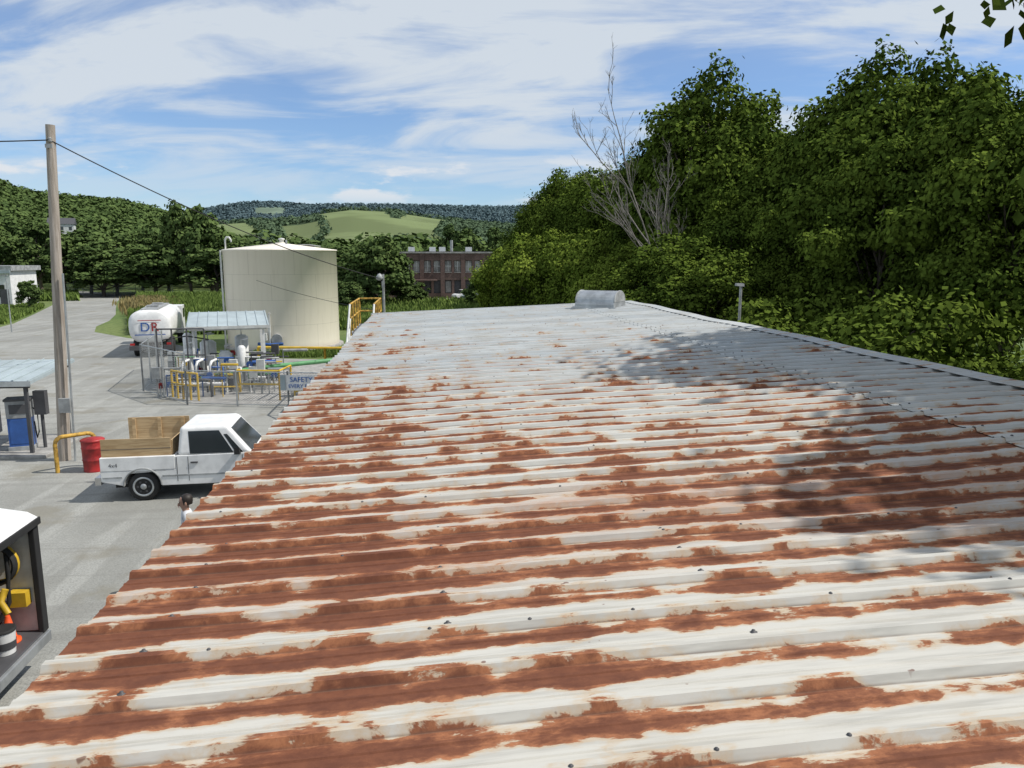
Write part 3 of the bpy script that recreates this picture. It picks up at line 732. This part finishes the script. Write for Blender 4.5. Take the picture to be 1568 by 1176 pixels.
m=MB(); m.lathe((-.30,-.33,.585),[(.13,0),(.13,.03),(.09,.035),(.03,.36),(.025,.37)],'orange',20); m.lathe((-.62,-.3,.58),[(.10,0),(.10,.35),(.04,.42)],'red',18); m.build('traffic_cone_and_jug',parent=e)

# ---------------------------------------------------------------- person
def skinbody(name,verts,edges,radii,mat,parent,root=0,sub=2):
    me=bpy.data.meshes.new(name); me.from_pydata(verts,edges,[]); me.materials.append(MT[mat])
    o=bpy.data.objects.new(name,me); S.collection.objects.link(o); o.parent=parent
    md=o.modifiers.new('skin','SKIN'); sv=me.skin_vertices[0].data
    for i,r_ in enumerate(radii): sv[i].radius=r_ if isinstance(r_,tuple) else (r_,r_); sv[i].use_root=(i==root)
    md.use_smooth_shade=True
    s2=o.modifiers.new('sub','SUBSURF'); s2.levels=sub; s2.render_levels=sub
    return o
pe=empty('standing_person',(-3.98,12.45,0),rad(110))
V=[(0,0,.95),(0,.0,1.12),(0,-.01,1.32),(0,0,1.45),
   (-.19,0,1.43),(-.25,.0,1.15),(-.24,.14,.93),(.19,0,1.43),(.26,.0,1.15),(.25,.14,.95)]
skinbody('shirt',V,[(0,1),(1,2),(2,3),(3,4),(4,5),(5,6),(3,7),(7,8),(8,9)],[(.16,.12),(.15,.11),(.18,.12),(.09,.08),.07,.052,.045,.07,.052,.045],'shirt',pe)
V=[(0,0,.95),(-.1,0,.88),(-.11,.02,.5),(-.11,-.01,.1),(.1,0,.88),(.11,.03,.5),(.11,0,.1)]
skinbody('trousers',V,[(0,1),(1,2),(2,3),(0,4),(4,5),(5,6)],[(.15,.12),.1,.07,.055,.1,.07,.055],'jeans',pe)
skinbody('neck_and_head',[(0,0,1.42),(0,.01,1.52),(0,.03,1.58),(0,.02,1.68),(0,.0,1.73)],[(0,1),(1,2),(2,3),(3,4)],[.06,.055,(.07,.085),(.078,.098),(.05,.065)],'skin',pe)
m=MB(); m.lathe((0,-.015,1.66),[(.085,-.06),(.094,-.01),(.094,.04),(.075,.085),(.03,.108),(.005,.11)],'hair',18); m.build('hair',parent=pe)
m=MB(); m.lathe((0,.115,1.60),[(.018,-.02),(.014,.01),(.006,.03)],'skin',8)
for s_ in (-1,1): m.lathe((s_*.033,.098,1.645),[(.002,-.008),(.011,-.004),(.011,.004),(.002,.008)],'hair',8,'y'); m.lathe((s_*.082,.01,1.625),[(.012,-.03),(.02,0),(.012,.03)],'skin',8)
m.box(-.025,.025,.105,.118,1.562,1.568,'tail'); m.build('face_features',parent=pe)
for s_ in (-1,1):
    bx=s_*.245
    skinbody('palm',[(bx,.13,.955),(bx,.17,.91),(bx,.21,.87)],[(0,1),(1,2)],[.028,(.022,.04),(.020,.042)],'skin',pe,sub=1)
    for k,L_ in enumerate((.065,.075,.07,.055)):
        o_=(k-1.5)*.02
        skinbody('finger_%d'%k,[(bx,.20+o_*.7,.875+o_*.7),(bx,.215+L_*.5+o_*.7,.85-L_*.3+o_*.7),(bx-s_*.012,.215+L_*.75+o_*.7,.84-L_*.9+o_*.7)],[(0,1),(1,2)],[.010,.009,.008],'skin',pe,sub=1)
    skinbody('thumb',[(bx,.165,.93),(bx-s_*.035,.205,.91),(bx-s_*.04,.24,.885)],[(0,1),(1,2)],[.013,.011,.009],'skin',pe,sub=1)
    m=MB(); m.hexa([(s_*.11-.045,-.09,0),(s_*.11+.045,-.09,0),(s_*.11+.05,.18,0),(s_*.11-.05,.18,0),(s_*.11-.04,-.08,.11),(s_*.11+.04,-.08,.11),(s_*.11+.035,.16,.05),(s_*.11-.035,.16,.05)],'darkgrey'); m.build('boot',parent=pe,bevel=.02)

# ---------------------------------------------------------------- background buildings
m=MB(); X0,X1,YB=-9.,20.,108.
m.box(X0,X1,YB+.35,YB+16,0,6.3,'darkgrey')
nb=10; bw=(X1-X0)/nb
for i in range(nb+1): m.box(X0+i*bw-.3,X0+i*bw+.3,YB-.1,YB+.35,0,6.3,'brick')
for i in range(nb):
    a,b_=X0+i*bw+.3,X0+(i+1)*bw-.3
    m.box(a,b_,YB,YB+.349,2.55,3.7,'brick'); m.box(a,b_,YB,YB+.349,5.3,6.3,'brick'); m.box(a,b_,YB,YB+.349,0,.7,'brick')
    c=(a+b_)/2; m.box(c-.18,c+.18,YB+.02,YB+.345,.7,2.55,'brick'); m.box(c-.18,c+.18,YB+.02,YB+.345,3.7,5.3,'brick')
    for u0,u1 in ((a,c-.18),(c+.18,b_)):
        m.box(u0+.05,u1-.05,YB+.2,YB+.26,3.75,5.25,'pane')
        m.box(u0+.05,u1-.05,YB+.15,YB+.198,4.48,4.54,'offwhite')
        m.box((u0+u1)/2-.03,(u0+u1)/2+.03,YB+.12,YB+.149,3.75,5.25,'offwhite')
        m.box(u0,u1,YB-.08,YB-.001,3.60,3.70,'concrete')
        if random.random()<.4: m.box(u0+.1,u1-.1,YB+.2,YB+.26,.8,2.4,'pane')
m.box(X0-.4,X1+.4,YB-.2,YB+16,6.301,6.5,'concrete')
m.box(X0+.3,X1-.3,YB+.2,YB+15.5,6.5,6.56,'darkgrey')
for x in (-5,-2.2,.8,2.2,6): m.box(x,x+.9,YB+2,YB+3.2,6.56,7.2,'white')
m.tube([(4,YB+3,6.5),(4,YB+3,8.2)],.2,'grey')
m.box(-2.5,1.8,YB-2,YB-.11,2.5,2.65,'brick'); 
m.build('brick_factory')
def house(name,loc,rz,w_,d_,h_,rh,wm,rm):
    m=MB(); m.box(-w_/2,w_/2,-d_/2,d_/2,0,h_,wm)
    m.add([(-w_/2-.4,-d_/2-.4,h_),(w_/2+.4,-d_/2-.4,h_),(w_/2+.4,0,h_+rh),(-w_/2-.4,0,h_+rh),(w_/2+.4,d_/2+.4,h_),(-w_/2-.4,d_/2+.4,h_)],[(0,1,2,3),(3,2,4,5),(1,4,2),(0,3,5)],rm)
    for i in range(int(w_/3)):
        x=-w_/2+1.2+i*3; m.box(x,x+1.1,-d_/2-.03,-d_/2-.002,h_*.4,h_*.75,'glass')
        m.box(x-.08,x+1.18,-d_/2-.06,-d_/2-.031,h_*.36,h_*.4,'offwhite')
    return m.build(name,loc,rz)
m=MB(); m.box(-66,-47.2,93,99,0,4.2,'white'); m.box(-66.4,-46.8,92.6,99.4,4.2,4.75,'grey'); m.box(-66.2,-46.9,92.5,92.59,3.9,4.25,'lightblue')
for x in (-59,-56,-52.6,-49.5): m.box(x,x+1.6,92.95,92.998,1.2,2.6,'glass')
m.box(-48.4,-47.5,92.93,92.998,0,2.1,'darkgrey'); 
m.build('white_warehouse')
fence('chain_link_fence',[(-56,126),(-50,121),(-43,119),(-38,120)],2.6,3)
def car(name,loc,rz,mt):
    e=empty(name,loc,rz); m=MB()
    b=[(0,.35),(.05,.75),(.3,.88),(1.2,.95),(3.3,.9),(4.2,.75),(4.35,.35)]; m.extr(b,-.85,.85,mt); m.build('body',parent=e,bevel=.05)
    m=MB(); m.hexa([(.5,-.78,.9),(3.2,-.78,.9),(3.2,.78,.9),(.5,.78,.9),(1.0,-.6,1.4),(2.5,-.6,1.4),(2.5,.6,1.4),(1.0,.6,1.4)],'glass'); m.box(1.0,2.5,-.6,.6,1.401,1.43,mt); m.build('cabin',parent=e,bevel=.04)
    m=MB()
    for x in (.85,3.4):
        for y in (-.78,.78): m.lathe((x,y,.32),[(.1,-.1),(.31,-.1),(.32,0),(.31,.1),(.1,.1)],'black',16,'y')
    m.build('wheels',parent=e); return e
car('parked_car',(5.6,100,0),rad(70),'lightblue'); car('parked_car',(7.6,101,0),rad(75),'grey'); car('parked_car',(3.9,102,0),rad(20),'white')
sheet('car_park',[(-4,96),(14,96),(14,107.5),(-4,107.5)],'gravel',.007)

# ---------------------------------------------------------------- hills
def ratio(u):
    a=(u-784)/1150; return (.1165+.9934*a)/(1.007-.1149*a)
def ztop(u,v,D):
    X=ratio(u)*D; dep=.1133*X+.9797*D; return 5.6+(395-v)/1150*dep/1.01
def hill(name,tops,D0,D1,zb,mat,fieldf,u0,u1,nu=200,nt_=30,amp=3.):
    us=np.array([p[0] for p in tops]);vs=np.array([p[1] for p in tops])
    ph=RG.uniform(0,6,8)
    def pos(u,t):
        D=D0+(D1-D0)*t; v=np.interp(u,us,vs); zt=ztop(u,v,D1)
        tt=np.clip(t,0,1); s=tt*tt*(3-2*tt)*.35+.65*tt
        z=zb+(zt-zb)*s-np.clip(t-1,0,9)*zt*.9
        X=ratio(u)*D
        z=z+amp*np.sin(X*.012+ph[0]+D*.004)*np.sin(D*.011+ph[1])*np.clip(tt*2,0,1)*(tt<.999)*(1-tt)*2
        return np.stack([X,D+0*X,z],-1)
    U=np.linspace(u0,u1,nu);T=np.concatenate([np.linspace(0,1,nt_),[1.15,1.4,1.8]])
    UU,TT=np.meshgrid(U,T,indexing='ij'); Pp=pos(UU,TT).reshape(-1,3); n=len(T)
    idx=np.arange(nu*n).reshape(nu,n); q=np.stack([idx[:-1,:-1],idx[1:,:-1],idx[1:,1:],idx[:-1,1:]],-1).reshape(-1,4)
    me=bpy.data.meshes.new(name); me.from_pydata(Pp.tolist(),[],q.tolist()); me.materials.append(MT[mat])
    at=me.attributes.new('field','FLOAT','POINT'); at.data.foreach_set('value',fieldf(UU,TT).astype(np.float32).ravel())
    for p in me.polygons: p.use_smooth=True
    o=bpy.data.objects.new(name,me); S.collection.objects.link(o); return pos
MT['hillA']=hill_mat('near_hill',(.07,.11,.035),(.16,.22,.05)); MT['hillB']=hill_mat('mid_hill',(.085,.125,.065),(.165,.205,.09)); MT['hillC']=hill_mat('far_hill',(.09,.14,.15),(.165,.22,.16))  # mid and far hill colours shifted towards blue to paint in distance haze
f0=lambda u,t: 0*u
def inb(u,t,a,b,c,d): return ((u>a)&(u<b)&(t>c)&(t<d)).astype(float)
def fB(u,t):
    w=10*np.sin(t*9); 
    return np.maximum.reduce([inb(u+w,t,494,604,.10,.985),inb(u-w,t,610,680,.35,.985),inb(u+w,t,318,392,.40,.93),inb(u-w,t,400,480,.78,.99),inb(u+w,t,425,488,.2,.68)])
def fC(u,t): return np.maximum(inb(u,t,395,440,.6,.8),inb(u,t,455,480,.45,.62))
pA=hill('wooded_hill',[(-600,240),(-200,262),(0,284),(55,303),(110,309),(190,316),(250,330),(330,358),(400,388),(470,402),(560,405)],260,520,0,'hillA',f0,-600,560)
pB=hill('farmland_hill',[(-300,380),(100,360),(250,352),(330,344),(400,340),(460,336),(500,327),(540,322),(600,325),(660,334),(720,342),(800,348),(1000,352),(1300,360),(2200,370)],420,1150,0,'hillB',fB,-300,2200,300,40,4.)
pC=hill('distant_ridge',[(-600,318),(0,324),(180,328),(300,327),(340,318),(385,312),(430,312),(480,316),(540,315),(620,316),(700,318),(780,319),(900,315),(1200,308),(1600,314),(2300,322)],1500,2600,20,'hillC',fC,-600,2300,300,20,8.)
def scatter(name,pos,fieldf,N,q,cr,ls,mat,u0,u1,tmin=0,tmax=1.03,hk=1.0):
    u=RG.uniform(u0,u1,N); t=RG.uniform(tmin,tmax,N)
    k=fieldf(u,np.clip(t,0,1))<.5
    if fieldf is fB: k&= ~((u>440)&(u<700)&(t<.42)&(RG.random(N)<.6))
    u,t=u[k],t[k]; C=pos(u,t); n=len(C); r_=RG.uniform(.6,1.3,n)*cr; tn=RG.uniform(0,.75,n)
    d=RG.normal(size=(n*q,3)); d/=np.linalg.norm(d,axis=1,keepdims=True); d[:,2]=np.abs(d[:,2])
    ii=np.repeat(np.arange(n),q)
    p=C[ii]+d*r_[ii][:,None]*np.array([1,1,1.15*hk]); 
    nr=d+RG.normal(size=d.shape)*.35; s=RG.uniform(.6,1.3,len(p))*ls
    v,qq=leaves(p,nr,s,s*.8)
    me=arr_mesh(name,[(v,qq,0,np.clip(tn[ii]+RG.uniform(0,.3,len(p)),0,1))],[mat])
    o=bpy.data.objects.new(name,me); S.collection.objects.link(o)
scatter('hillside_forest',pA,f0,4600,46,4.0,2.0,'leaffar',-350,520)
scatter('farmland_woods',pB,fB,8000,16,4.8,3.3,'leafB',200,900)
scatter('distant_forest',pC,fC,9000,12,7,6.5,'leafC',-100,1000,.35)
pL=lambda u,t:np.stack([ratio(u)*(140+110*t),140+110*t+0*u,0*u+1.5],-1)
scatter('background_woodland',pL,f0,420,150,5.2,1.3,'leaffar',-60,900,0,1,1.2)
house('hillside_house',(ratio(100)*330,330,ztop(100,355,330)-1),.3,9,7,4.0,2.6,'offwhite','darkgrey')

# ---------------------------------------------------------------- trees
def T(u,Y,vtop,kind,w=1.0,name='deciduous_tree'):
    X=ratio(u)*Y; h=ztop(u,vtop,Y)
    if kind=='f': i=random.randrange(3); return put(far[i],name,X,Y,h,[13,13,12][i],w*min(2.0,13/h*1.0 if h<10 else 1))
    if kind=='y': return put(near[3],name,X,Y,h,9,w)
    i=random.randrange(3); return put(near[i],name,X,Y,h,14,w)
for a in [(95,124,350),(135,128,340),(175,122,354),(215,130,344),(255,126,350),(290,118,300,'c'),(322,126,340),(352,128,356),(400,135,368),(450,130,366),(500,128,368),(60,138,328),(20,140,325),(-20,120,325),(-60,110,300),(155,118,372),(235,118,368),(330,116,372)]:
    T(a[0],a[1],a[2],'f',.85 if len(a)>3 else 1.15)
T(38,88,425,'f',.6)
for a in [(535,92,392),(556,88,372),(583,84,352),(572,100,358),(612,90,412),(640,92,428),(528,80,425),(735,84,420),(650,150,366),(690,150,334),(718,152,340),(760,150,338),(668,140,378)]: T(a[0],a[1],a[2],'f',.8)
for a in [(785,60,362),(815,56,352),(852,54,345),(890,50,352),(930,46,345),(962,42,372)]: T(a[0],a[1],a[2],'y',.92)
for a in [(822,84,305),(845,78,272),(868,74,250),(898,70,243),(925,62,242),(960,56,225),(1002,50,205),(1048,45,190),(1088,40,92),(1118,44,150),(1165,37,172),(1145,42,195),(1215,35,185),(1258,33,165),(1330,31,72),(1385,27,78),(1350,24,190),(1440,26,68),(1482,22,130),(1290,27,240),(1545,20,155),(1230,30,265),(1120,34,270),(1035,29,345),(1085,27,360)]:
    T(a[0],a[1],a[2],'n',.92 if a[2]<340 else 1.4)
put(near[1],'deciduous_tree',13.1,8.7,16.0,14,.98)
put(near[0],'deciduous_tree',11.6,3.9,14.5,14,1.0)
put(near[2],'deciduous_tree',14.5,-3,14,14,1.0)
for i in range(16):
    y=11+2.4*i; put(shrub,'shrub',11.9+random.uniform(-.6,1.4)+max(0,y-28)*.15,y,random.uniform(3.2,5.0),4,1.0)
def dead(name,x,y,H,lean,seed,n0=7,r0=.1):
    rg=random.Random(seed); parts=[]
    def br(p,d,L,r_,lv):
        pts=[p];rd=[r_];q=p.copy();dd=d.copy()
        for i in range(4):
            dd=(dd+Vector((rg.gauss(0,.09),rg.gauss(0,.09),rg.gauss(.03,.06)))).normalized(); q=q+dd*L/4; pts.append(q.copy()); rd.append(r_*(1-.2*(i+1)) +.003)
        parts.append((pts,rd))
        if lv<4:
            for k in range([n0,5,4,3][lv]):
                t_=rg.uniform(.5 if lv==0 else .25,1); i=min(3,int(t_*4)); s=pts[i].lerp(pts[i+1],t_*4-i if t_<1 else 1)
                nd=(dd*.9+Vector((rg.gauss(0,.40),rg.gauss(0,.40),rg.gauss(.2,.25)))).normalized()
                br(s,nd,L*rg.uniform(.28,.45),r_*.45,lv+1)
    br(Vector((0,0,0)),Vector((lean[0],lean[1],1)).normalized(),H*.75,r0,0)
    m=MB()
    for p,r_ in parts: m.tube(p,r_,'dead',5,False)
    return m.build(name,(x,y,0))
dead('dead_tree',12.4,34.0,12.8,(-.16,0),5,9,.075)
dead('dead_tree',12.2,35.0,10.4,(-.16,0),9,8,.06)

def tufts(name,N,f,h,mat,w_=.12):
    u,Y=f(N); X=ratio(u)*Y; n=len(X)
    hh=RG.uniform(.5,1.2,n)*h; p=np.stack([X,Y,hh*.45],-1); lean=RG.normal(size=(n,3))*.25; lean[:,2]=1
    side=RG.normal(size=(n,3)); side[:,2]=0; side/=np.linalg.norm(side,axis=1,keepdims=True)
    L=hh[:,None]*lean*.55
    v=np.stack([p-L,p+side*w_*.5,p+L,p-side*w_*.5],1).reshape(-1,3); q=np.arange(4*n).reshape(n,4)
    me=arr_mesh(name,[(v,q,0,RG.random(n))],[mat]); o=bpy.data.objects.new(name,me); S.collection.objects.link(o)
tufts('tall_dry_grass',5000,lambda N:(RG.normal(222,14,N),RG.uniform(76,98,N)),1.1,'drygrass',.3)
def wz(N):
    u=RG.uniform(185,350,N); Y=RG.uniform(58,112,N); k=(u>205)|(Y<75)&(u>190); return u[k],Y[k]
tufts('weeds',20000,wz,1.0,'weeds',.3)
tufts('weeds',12000,lambda N:(RG.uniform(515,760,N),RG.uniform(60,95,N)),.9,'weeds',.3)
tufts('weeds',4000,lambda N:(RG.uniform(-10,115,N),RG.uniform(106,125,N)),.9,'weeds',.3)
def wv(N):
    Y=RG.uniform(69,96,N); u=RG.uniform(-30,60,N); k=(ratio(u)*Y< np.interp(Y,[69,82,100],[-35.8,-39.9,-46.2])); return u[k],Y[k]
tufts('verge_grass',9000,wv,.45,'weeds',.2)
tufts('weeds',2500,lambda N:(RG.uniform(380,520,N),RG.uniform(43.5,46,N)),.3,'weeds',.06)

# ---------------------------------------------------------------- world, sun, camera
AZ,EL=rad(98),rad(52)
wd=bpy.data.worlds.new('World'); S.world=wd; wd.use_nodes=True
nt=NT(wd.node_tree); bg=nt.n['Background']; M=nt.M
sky=nt.n.new('ShaderNodeTexSky'); sky.sky_type='NISHITA'; sky.sun_disc=False; sky.sun_elevation=EL; sky.sun_rotation=AZ
sky.air_density=1.0; sky.dust_density=.3; sky.ozone_density=2.0
skc=nt.mix(1.0,sky.outputs[0],(.94,1.10,1.34),'MULTIPLY')
d=nt.coord('Generated'); x,y,z=nt.sep(d)
zz=M('ADD',M('MAXIMUM',z,0.),.14); px=M('DIVIDE',x,zz); py=M('DIVIDE',y,zz)
rx=M('ADD',M('MULTIPLY',px,.9),M('MULTIPLY',py,-.3)); ry=M('ADD',M('MULTIPLY',py,1.6),M('MULTIPLY',px,.5))
n1=nt.noise(nt.comb(rx,ry,5.3),1.15,9,.58,.6); n2=nt.noise(nt.comb(px,py,7.7),.7,4,.55)
cf=nt.ss(M('ADD',M('MULTIPLY',n1,.80),M('MULTIPLY',n2,.35)),.47,.66)
up_=nt.ss(z,.12,.42,.05,.38)
cf=M('MINIMUM',M('ADD',M('MULTIPLY',cf,.85),M('MULTIPLY',up_,nt.ss(n2,.35,.6,.35,1.))),.92)
low=nt.ss(z,.04,.17,.22,1.); cf=M('MULTIPLY',cf,low)
c=nt.mix(cf,skc,(6.7,7.3,7.9))
n5=nt.noise(nt.comb(M('MULTIPLY',x,7.),M('MULTIPLY',y,7.),M('MULTIPLY',z,24.)),1,6,.55)
cu=M('MULTIPLY',nt.ss(n5,.53,.61),M('MULTIPLY',nt.ss(z,.06,.085),nt.ss(z,.10,.15,1,0)))
c=nt.mix(M('MULTIPLY',cu,.85),c,(7.8,8.0,8.3))
nt.put(bg.inputs[0],c); bg.inputs[1].default_value=.1
sl=bpy.data.lights.new('sun','SUN'); sl.energy=4.5; sl.angle=rad(.5); sl.color=(1,.955,.88)
so=bpy.data.objects.new('sun',sl); S.collection.objects.link(so)
so.rotation_euler=Vector((math.sin(AZ)*math.cos(EL),math.cos(AZ)*math.cos(EL),math.sin(EL))).to_track_quat('Z','Y').to_euler()
cd=bpy.data.cameras.new('camera'); co=bpy.data.objects.new('camera',cd); S.collection.objects.link(co); S.camera=co
cd.sensor_width=36; cd.lens=1150/1568*36; cd.clip_end=12000; cd.clip_start=.05
co.location=(0,0,5.6); co.rotation_euler=(rad(80.5),0,rad(-6.6))
S.view_settings.view_transform='Standard'; S.view_settings.look='None'; S.view_settings.exposure=0
print('polys',sum(len(m.polygons) for m in bpy.data.meshes))
